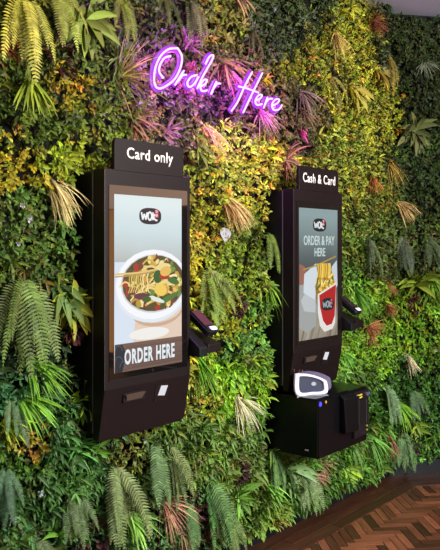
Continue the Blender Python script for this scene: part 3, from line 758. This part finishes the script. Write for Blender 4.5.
def locate(px, py, off=.112):
    p = W(px, py, -off)
    if p.x < 4.66: return np.array(p), FR1
    o = CORNER + N2 * off; d = Vector(px_ray(px, py)); c = Vector((0, CY, CZ))
    t = (o - c).dot(N2) / d.dot(N2)
    return np.array(c + d * t), FR2
def dirs(fr, ang, el):
    o, rt, n = fr
    return rt[None] * (np.cos(ang) * np.cos(el))[:, None] + UP[None] * (np.sin(ang) * np.cos(el))[:, None] + n[None] * np.sin(el)[:, None]
def jc(c, n, r, s=.12): return np.array(srgb(*c))[None] * np.exp(r.normal(0, s, (n, 1))) * np.exp(r.normal(0, .05, (n, 3)))
GROUPS = {'fern': 'drooping ferns in the green wall', 'grass_tuft': 'green grass tufts in the green wall', 'dry_grass_tuft': 'dry straw-coloured tufts in the green wall',
          'broadleaf_plant': 'broad-leaved plants in the green wall', 'cordyline': 'pink and red bladed plants in the green wall', 'burgundy_plant': 'dark red leafed plants in the green wall', 'white_flower': 'small white blooms in the green wall'}
CNT = [0]
def plant(kind, px, py, L, ang, spread, col, label, n=None, wd=None, tip=None, cat=None):
    CNT[0] += 1; r = np.random.default_rng(100 + CNT[0]); P, fr = locate(px, py); o, rt, nn = fr
    a0 = R(ang); sp = R(spread)
    category = cat or {'fern': 'fern', 'grass_tuft': 'grass', 'dry_grass_tuft': 'dry grass', 'broadleaf_plant': 'plant', 'cordyline': 'plant', 'burgundy_plant': 'plant', 'white_flower': 'flower'}[kind]
    if kind == 'fern':
        root = empty('fern', P, label, 'fern', GROUPS['fern']); nf = int((n or 6) * 1.5)
        for i in range(nf):
            a = a0 + sp * ((i + .5) / nf - .5) * 2 + r.normal(0, .16); el = r.uniform(.15, .85); Lf = L * r.uniform(.75, 1.1)
            d = dirs(fr, np.array([a]), np.array([el]))[0]; p = P.copy() + r.normal(0, .008, 3); K = 26; pts = [p.copy()]; ds = [d]
            for k in range(K):
                p = p + d * Lf / K; d = nrm(d + np.array([0, 0, -1.]) * 1.7 / K); 
                h = (p - o) @ nn
                if h < .125: p = p + nn * (.125 - h); d = nrm(d - nn * min(0, d @ nn))
                pts.append(p.copy()); ds.append(d)
            pts = np.array(pts); ds = np.array(ds); lv = Leaves(); c0 = jc(col, 1, r, .15)
            idx = np.arange(2, K + 1); t = idx / K
            pl = Lf * (wd or r.uniform(.12, .19)) * np.clip(np.sin(np.pi * np.clip(t * .93 + .07, 0, 1)) ** .6, .12, 1) * (1 - .35 * t)
            side0 = nrm(np.cross(ds[idx], nn[None])); tilt = r.normal(0, .25)
            for sg in (-1, 1):
                D = nrm(side0 * sg + ds[idx] * .38 + nn[None] * (.12 + tilt * sg))
                Nv = nrm(np.cross(D, ds[idx]) * -sg + r.normal(0, .12, D.shape))
                lv.add(pts[idx] , D, Nv, pl * r.uniform(.85, 1.1, len(idx)), Lf / K * .66, .5, np.repeat(c0, len(idx), 0) * np.exp(r.normal(0, .08, (len(idx), 1))), [.8, 1, .6, .08], .2)
            segs = pts[:-1]; dd = pts[1:] - pts[:-1]
            lv.add(segs, dd, np.repeat(nn[None], K, 0), np.linalg.norm(dd, axis=1), .003, 0, np.repeat(c0 * .7, K, 0), [1, 1])
            lv.build('frond', LEAF, root, P)
        return
    lv = Leaves(); m = LEAF
    if kind in ('grass_tuft', 'dry_grass_tuft'):
        k = n or (46 if kind == 'grass_tuft' else 60); a = a0 + sp * r.uniform(-1, 1, k); el = r.uniform(.15, .95, k)
        c = jc(col, k, r, .2); tc = c * 1.15 if tip is None else np.repeat(np.array([srgb(*tip)]), k, 0)
        lv.add(P[None] + r.normal(0, .008, (k, 3)), dirs(fr, a, el), nn[None] + r.normal(0, .4, (k, 3)), L * r.uniform(.55, 1.1, k), wd or (.0085 if kind == 'grass_tuft' else .0048), r.uniform(.5, 1.3, k) * (1.0 if ang < 0 else .5), c, BLADE, .3, tipcol=tc)
        if kind[0] == 'd': m = DRY
    elif kind == 'broadleaf_plant':
        k = n or 16; a = a0 + sp * (np.arange(k) / k * 2 - 1) + r.normal(0, .12, k); el = r.uniform(.15, .9, k)
        c = jc(col, k, r, .18); tc = c if tip is None else np.repeat(np.array([srgb(*tip)]), k, 0)
        D = dirs(fr, a, el); Nv = nrm(nn[None] * np.cos(el)[:, None] - dirs(fr, a, el * 0) * np.sin(el)[:, None] + r.normal(0, .1, (k, 3)))
        LL = L * r.uniform(.6, 1.05, k); lv.add(P[None] + r.normal(0, .012, (k, 3)), D, Nv, LL, LL * (wd or .24), 1.0, c, BROAD, .3, tipcol=tc)
    elif kind == 'cordyline':
        k = n or 22; a = a0 + sp * r.uniform(-1, 1, k); el = r.uniform(.15, .8, k); c = jc(col, k, r, .22)
        D = dirs(fr, a, el); lv.add(P[None] + r.normal(0, .01, (k, 3)), D, nn[None] + r.normal(0, .35, (k, 3)), L * r.uniform(.6, 1.05, k), wd or .012, .9, c, [.6, 1, .9, .6, .08], .35)
    elif kind == 'burgundy_plant':
        k = n or 70; a = r.uniform(0, 6.28, k); el = r.uniform(.0, 1.2, k); c = jc(col, k, r, .3)
        D = dirs(fr, a, el); rad = L * np.sqrt(r.random(k)) ; b0 = P[None] + rt[None] * (np.cos(a) * rad)[:, None] + UP[None] * (np.sin(a) * rad)[:, None] + nn[None] * .015
        lv.add(b0, D, nn[None] + r.normal(0, .5, (k, 3)), r.uniform(.02, .045, k), .014, .8, c, OVAL, .2)
    elif kind == 'white_flower':
        k = n or 12; a = np.arange(k) * 2.4; el = np.linspace(.1, 1.1, k); c = jc(col, k, r, .08)
        lv.add(np.repeat(P[None] + nn[None] * .025, k, 0), dirs(fr, a, el), nn[None] + r.normal(0, .3, (k, 3)), L * r.uniform(.7, 1, k), L * .55, .3, c, OVAL, .3)
    tag(lv.build(kind, m, None, P), label, category, GROUPS[kind])

Y, G, PG, LM, DG = (150, 150, 56), (84, 120, 52), (128, 144, 86), (130, 180, 54), (60, 84, 44)
BE, TN, RB, PK = (214, 192, 138), (190, 150, 110), (150, 92, 62), (200, 100, 96)
F, GT, DT, BP, CO, BU, WF = 'fern', 'grass_tuft', 'dry_grass_tuft', 'broadleaf_plant', 'cordyline', 'burgundy_plant', 'white_flower'
PLANTS = [
 (F, 22, -8, .34, -95, 45, (156, 150, 58), 'big yellow-green fern hanging in the top left corner of the picture', 6),
 (F, 50, -14, .26, -60, 40, (140, 146, 60), 'yellowish fern at the top edge just right of the corner fern', 5),
 (F, 22, 276, .36, -100, 70, (112, 130, 60), 'large dull green fern at the left edge beside the nearer kiosk', 8),
 (F, 8, 392, .20, -90, 50, (100, 126, 78), 'pale green fern cut by the left edge below the bright lime grass', 5),
 (F, 112, 466, .32, -88, 52, PG, 'largest pale grey-green fern, below the left corner of the nearer kiosk', 8),
 (F, 152, 440, .30, -98, 30, (108, 136, 80), 'long narrow fern hanging below the middle of the nearer kiosk', 4),
 (F, 168, 446, .28, -80, 30, PG, 'pale fern hanging just below right corner of the nearer kiosk', 4),
 (F, 205, 476, .34, -78, 42, (100, 138, 74), 'green fern with long arching fronds at bottom centre', 6),
 (F, 186, 500, .24, -100, 26, (94, 132, 70), 'green fern drooping beside the pinkish dry tuft at bottom', 4),
 (F, 228, 512, .22, -80, 32, PG, 'pale fern in the lowest row above the plinth at bottom centre', 5),
 (F, 206, 272, .26, -70, 60, (136, 152, 66), 'broad yellow-green fern right of the nearer kiosk above its card terminal', 7),
 (F, 366, 238, .26, -120, 36, (92, 104, 74), 'greyish fern right of the farther kiosk screen, nearer of two', 6),
 (F, 404, 238, .24, -95, 36, (80, 92, 62), 'greyish fern right of the farther kiosk, the one nearer the right edge', 6),
 (F, 428, 238, .22, -80, 30, (84, 100, 56), 'dark green fern touching the right edge level with the kiosk screens', 5),
 (F, 384, 384, .28, -95, 40, (128, 158, 110), 'pale fern right of the black cash box', 6),
 (F, 412, 392, .20, -60, 40, (92, 124, 74), 'mid green fern near the right edge above the lime grass', 5),
 (F, 402, 432, .26, -95, 45, (118, 150, 96), 'pale fern low on the wall just above the right baseboard', 6),
 (F, 300, 462, .30, -90, 42, (140, 164, 110), 'pale fern hanging below the black cash box', 7),
 (F, 272, 452, .22, -110, 35, (112, 148, 86), 'fern below the left edge of the black cash box', 5),
 (F, 352, 446, .20, -80, 40, (118, 156, 82), 'light green fern below the right end of the cash box', 5),
 (F, 188, -6, .26, -80, 34, (112, 104, 70), 'dull brownish fern at the top edge above the neon word Order', 5),
 (F, 162, -6, .22, -100, 34, (86, 88, 46), 'dark olive fern at the top edge left of the brownish fern', 4),
 (F, 120, -4, .20, -90, 34, (110, 112, 40), 'olive fern at the top edge above the left of the neon O', 4),
 (F, 386, 54, .26, -95, 34, (150, 128, 58), 'brownish yellow fern high on the wall above the farther kiosk', 5),
 (F, 268, 232, .24, -85, 24, (110, 132, 48), 'narrow fern tight against the left side of the farther kiosk', 4),
 (F, 66, 490, .22, -80, 45, (104, 126, 74), 'small pale fern below the willow leaf patch at bottom left', 5),
 (F, 4, 470, .20, -90, 40, (84, 116, 80), 'bluish fern at the left edge near the bottom', 4),
 (F, 30, 538, .20, -70, 60, (110, 130, 80), 'fern with wide fronds at the bottom left edge of the picture', 5),
 (F, 250, 30, .18, -100, 40, (104, 88, 62), 'thin brownish fern above the gap between the neon words', 4),
 (F, 330, 78, .20, -70, 30, (120, 110, 60), 'olive brown fern right of the neon word Here', 4),
 (GT, 28, 362, .19, -55, 55, LM, 'bright lime grass tuft left of the nearer kiosk, upper of two', 56),
 (GT, 16, 396, .19, -50, 50, (134, 184, 56), 'bright lime grass tuft left of the nearer kiosk, lower of two', 56),
 (GT, 30, 82, .17, -110, 62, (128, 142, 40), 'fan of yellow-green palm blades high at the left', 34, .012),
 (GT, 128, 516, .17, -60, 60, (150, 196, 84), 'bright grass tuft under the largest pale fern', 44),
 (GT, 192, 352, .26, -85, 26, (120, 168, 48), 'long bright grass hanging right of the nearer kiosk below its terminal', 50),
 (GT, 268, 284, .20, -60, 70, (128, 170, 54), 'spidery grass tuft reaching over the left side of the farther kiosk', 44),
 (GT, 354, 288, .24, -75, 32, (104, 158, 46), 'grass tuft right of the farther card terminal', 44),
 (GT, 398, 404, .20, -55, 45, (140, 190, 50), 'lime grass tuft at the right between the pale ferns', 44),
 (GT, 302, 484, .16, -45, 40, (156, 200, 84), 'light green grass tuft above the plinth below the cash box', 34),
 (GT, 264, 484, .16, -50, 40, (130, 190, 60), 'bright green grass tuft left of the long-leaved pale plant', 30, .012),
 (GT, 368, 436, .24, -70, 45, (110, 160, 64), 'green grass tuft just right of the bottom corner of the cash box', 50),
 (GT, 2, 424, .12, -30, 60, (160, 190, 40), 'yellow-lime tuft at the left edge under the lime grass', 30, .012),
 (GT, 118, 76, .22, 10, 100, (120, 104, 50), 'thin brownish spiky tuft left of the neon O', 40, .006),
 (GT, 390, 14, .26, 180, 80, (60, 78, 42), 'dark palm-like spiky tuft under the grey ceiling', 44, .009),
 (GT, 74, 448, .13, -60, 120, (104, 160, 74), 'small green tuft in the willow leaf patch below the nearer kiosk', 30),
 (GT, 118, 60, .13, 150, 120, (92, 108, 36), 'short olive grass tuft between the nearer header sign and top', 30),
 (GT, 432, 280, .18, -80, 60, (110, 150, 40), 'green tuft at the right edge beside the yellow-green rosette', 34),
 (GT, 340, 352, .14, -70, 60, (110, 170, 60), 'small bright tuft between farther kiosk and round reddish tuft', 34),
 (DT, 50, 182, .19, -68, 22, BE, 'pale straw tuft hanging left of the nearer kiosk', 80),
 (DT, 58, 182, .15, -38, 16, (200, 180, 130), 'few long straw blades pointing at the top of nearer kiosk', 7),
 (DT, 222, 196, .22, -58, 24, (222, 190, 128), 'pale straw tuft between the two kiosks above the white leaf', 70),
 (DT, 286, 342, .22, -108, 34, (204, 160, 120), 'pinkish straw tuft at the left side of the farther kiosk', 64),
 (DT, 236, 398, .20, -60, 60, (226, 216, 180), 'whitish straw tuft between the kiosks near the bottom', 56),
 (DT, 334, 34, .20, -115, 50, (196, 168, 96), 'yellowish straw tuft right of the neon sign near the top', 46),
 (DT, 368, 328, .14, -80, 120, (176, 112, 76), 'round reddish brown tuft right of the farther kiosk, lowest of three', 90),
 (DT, 388, 306, .11, -80, 100, (160, 102, 62), 'small reddish brown tuft, middle of three right of farther kiosk', 56),
 (DT, 386, 282, .12, -120, 90, (170, 116, 74), 'reddish brown tuft, highest of three right of farther kiosk', 56),
 (DT, 406, 356, .15, -60, 26, (226, 210, 170), 'pale straw tuft right of the round reddish tuft', 44),
 (DT, 162, 504, .18, -50, 60, (214, 158, 130), 'pinkish straw tuft among the ferns at bottom centre, upper of two', 50),
 (DT, 180, 526, .16, -95, 34, (206, 150, 124), 'pinkish straw tuft among the ferns at bottom centre, lower of two', 44),
 (DT, 398, 204, .18, -40, 45, (200, 170, 110), 'straw tuft right of the farther header sign', 50),
 (DT, 388, 160, .26, -110, 40, (190, 160, 80), 'long yellow straw tuft right of the farther header sign, above the others', 40),
 (DT, 372, 178, .13, -140, 70, (186, 110, 60), 'orange brown tuft right of the farther header sign', 50),
 (DT, 234, -6, .17, -60, 20, (190, 156, 104), 'tan dry blades at the top edge between the neon words', 26, .008),
 (DT, 372, 22, .15, -90, 150, (140, 76, 56), 'round dark reddish tuft near the ceiling', 80),
 (DT, 260, 112, .18, -90, 75, (156, 128, 94), 'fan of pinkish straw blades below the neon word Here', 60),
 (DT, 386, 432, .20, -95, 30, (178, 120, 96), 'pinkish brown straw tuft just right and below the cash box', 60),
 (DT, 310, 476, .13, -30, 50, (200, 150, 124), 'tan tuft in front of the fern below the cash box', 44),
 (DT, 320, 462, .12, -60, 90, (176, 150, 110), 'small curled tan tuft directly under the cash box', 44),
 (DT, 280, 512, .09, -70, 80, (190, 130, 100), 'tiny tan tuft just above the plinth', 30),
 (DT, 424, 62, .14, -90, 80, (130, 136, 110), 'greyish tuft high at the right edge', 40),
 (DT, -4, 44, .12, -10, 60, (160, 90, 60), 'reddish brown tuft at the left edge near the top', 40),
 (DT, 205, 128, .20, -60, 50, (196, 160, 100), 'loose straw blades under the neon word Order', 36),
 (DT, 300, 110, .16, -80, 60, (150, 120, 84), 'brown straw blades right below the neon word Here', 30),
 (CO, 284, 160, .15, -20, 130, (160, 104, 84), 'salmon red bladed plant left of the farther header sign', 26),
 (CO, 300, 92, .20, -70, 70, (116, 88, 84), 'mauve bladed plant right of the neon word Here', 30),
 (CO, 132, 122, .15, -10, 110, (144, 92, 76), 'pinkish red bladed plant above the nearer header sign', 26),
 (CO, 222, 62, .20, -70, 100, (156, 112, 84), 'pink and orange bladed plant between the two neon words', 30),
 (CO, 299, 128, .09, -90, 60, (200, 60, 140), 'small magenta bladed plant above the farther header sign', 16),
 (CO, 164, 134, .12, 0, 80, (150, 100, 120), 'lilac bladed plant below the neon O', 16),
 (CO, 186, 48, .14, 60, 70, (130, 90, 90), 'pinkish blades rising between neon O and d', 20),
 (BP, 84, 22, .19, -60, 150, (122, 134, 58), 'big yellow-green broad-leaved plant near the top left', 18),
 (BP, 58, 292, .18, -75, 110, (98, 140, 84), 'broad-leaved green plant beside the large left fern', 13, .22, (120, 130, 50)),
 (BP, 70, 304, .15, -60, 170, (100, 150, 76), 'variegated green and yellow plant against the left side of the nearer kiosk', 22, .30, (190, 176, 40)),
 (BP, 204, 300, .15, -40, 170, (134, 158, 60), 'yellow-green leafy plant just above the nearer card terminal', 18),
 (BP, 414, 132, .19, -90, 175, (112, 116, 66), 'dull olive rosette plant high at the right edge', 22, .22),
 (BP, 286, 470, .22, 0, 175, (156, 190, 124), 'long-leaved pale green plant under the left of the cash box', 13, .20),
 (BP, 416, 284, .19, 90, 110, (128, 146, 44), 'yellow-green rosette plant near the right edge level with the terminals', 18, .20),
 (BP, 84, 402, .11, -40, 175, (160, 196, 44), 'lime leafy plant touching the lower left side of the nearer kiosk', 24, .28),
 (BP, 416, 426, .13, 20, 170, (150, 176, 60), 'yellow-green leafy plant low near the right edge', 16),
 (BP, 236, 496, .15, 30, 150, (130, 180, 70), 'bright green leafy plant at bottom centre', 16),
 (BP, 350, 88, .20, -75, 90, (170, 156, 50), 'yellow long-leaved plant above right of the farther header sign', 14, .22),
 (BP, 344, 470, .13, -80, 120, (160, 200, 60), 'lime yellow leafy plant below the right end of the cash box', 18),
 (BP, 374, 70, .18, -90, 80, (166, 140, 60), 'golden brown leafy plant beside the brownish yellow fern', 12, .26),
 (BP, 60, 536, .12, 90, 80, (120, 170, 60), 'pointed green leaves rising from the bottom left edge', 12, .18),
 (BP, 62, 158, .09, -30, 175, (160, 176, 46), 'small yellow-green leafy plant above the straw tuft at left', 22, .3),
 (BP, 196, 140, .14, -70, 60, (130, 150, 54), 'leafy plant against the upper right side of the nearer kiosk', 12, .2),
 (BP, 232, 372, .11, 0, 175, (140, 190, 50), 'lime leafy plant midway between the kiosks', 20, .28),
 (BP, 88, 452, .10, 0, 175, (110, 160, 50), 'green leafy plant just below the nearer kiosk', 20, .28),
 (BU, 58, 56, .07, 0, 0, (62, 28, 26), 'dark red leaves below the big yellow-green plant at top left'),
 (BU, 236, 306, .045, 0, 0, (66, 34, 34), 'dark red leaves right of the nearer card terminal'),
 (BU, 188, 514, .09, 0, 0, (84, 50, 50), 'dark red leaves between the two bottom centre ferns'),
 (BU, 206, 524, .06, 0, 0, (80, 44, 44), 'dark red leaves at the bottom edge by the lowest fern'),
 (BU, 408, 446, .07, 0, 0, (88, 56, 66), 'purplish red leaves low by the right baseboard'),
 (BU, 414, 304, .04, 0, 0, (90, 40, 44), 'dark red leaves under the yellow-green rosette at right'),
 (BU, 90, 540, .08, 0, 0, (78, 34, 42), 'dark red leaves at the bottom left edge'),
 (BU, 74, 330, .04, 0, 0, (100, 50, 50), 'dark red leaves under the variegated plant'),
 (BU, 238, 472, .05, 0, 0, (70, 46, 40), 'dark red leaves over the bright bottom centre plant'),
 (WF, 24, 218, .022, 0, 0, (206, 198, 206), 'small pinkish white bloom left of the straw tuft'),
 (WF, 18, 206, .016, 0, 0, (200, 190, 190), 'tiny white bloom above the pinkish white bloom'),
 (WF, 14, 244, .014, 0, 0, (190, 190, 190), 'tiny white bloom just above the large left fern'),
 (WF, 8, 518, .022, 0, 0, (210, 220, 220), 'white bloom at the bottom left edge'),
 (WF, 36, 492, .018, 0, 0, (200, 210, 210), 'white bloom in the dark leaves at lower left'),
 (WF, 120, 436, .016, 0, 0, (200, 214, 206), 'white bloom just under the nearer kiosk'),
 (WF, 140, 440, .016, 0, 0, (200, 214, 206), 'white bloom under the nearer kiosk, right of the other'),
 (WF, 270, 10, .018, 0, 0, (150, 160, 170), 'bluish white bloom at the top edge right of the tan blades'),
 (WF, 434, 350, .016, 0, 0, (190, 200, 190), 'white bloom at the right edge by the pale straw tuft'),
]
for q in PLANTS:
    plant(q[0], *q[1:8], n=q[8] if len(q) > 8 else None, wd=q[9] if len(q) > 9 else None, tip=q[10] if len(q) > 10 else None)
# the one large pale leaf between the kiosks
P, fr = locate(223, 216, .11); lv = Leaves()
lv.add(P[None] + np.array([[0, 0, 0.0]]), np.array([[-.05, -.25, -1.0]]), np.array([[0, -1., .2]]), .10, .0035, 0, np.array([srgb(150, 140, 120)]), [1, 1, 1])
a = P + np.array([-.006, -.02, -.060])
lv.add(a[None], np.array([[-.15, -.1, -1.0]]), np.array([[-.2, -1., .25]]), .075, .070, .2, np.array([srgb(176, 172, 182)]), [.35, .95, 1, .75, .35, .03], .12)
tag(lv.build('pale_leaf', LEAF, None, P), 'single pale lilac-grey heart-shaped leaf between the two kiosks', 'leaf')
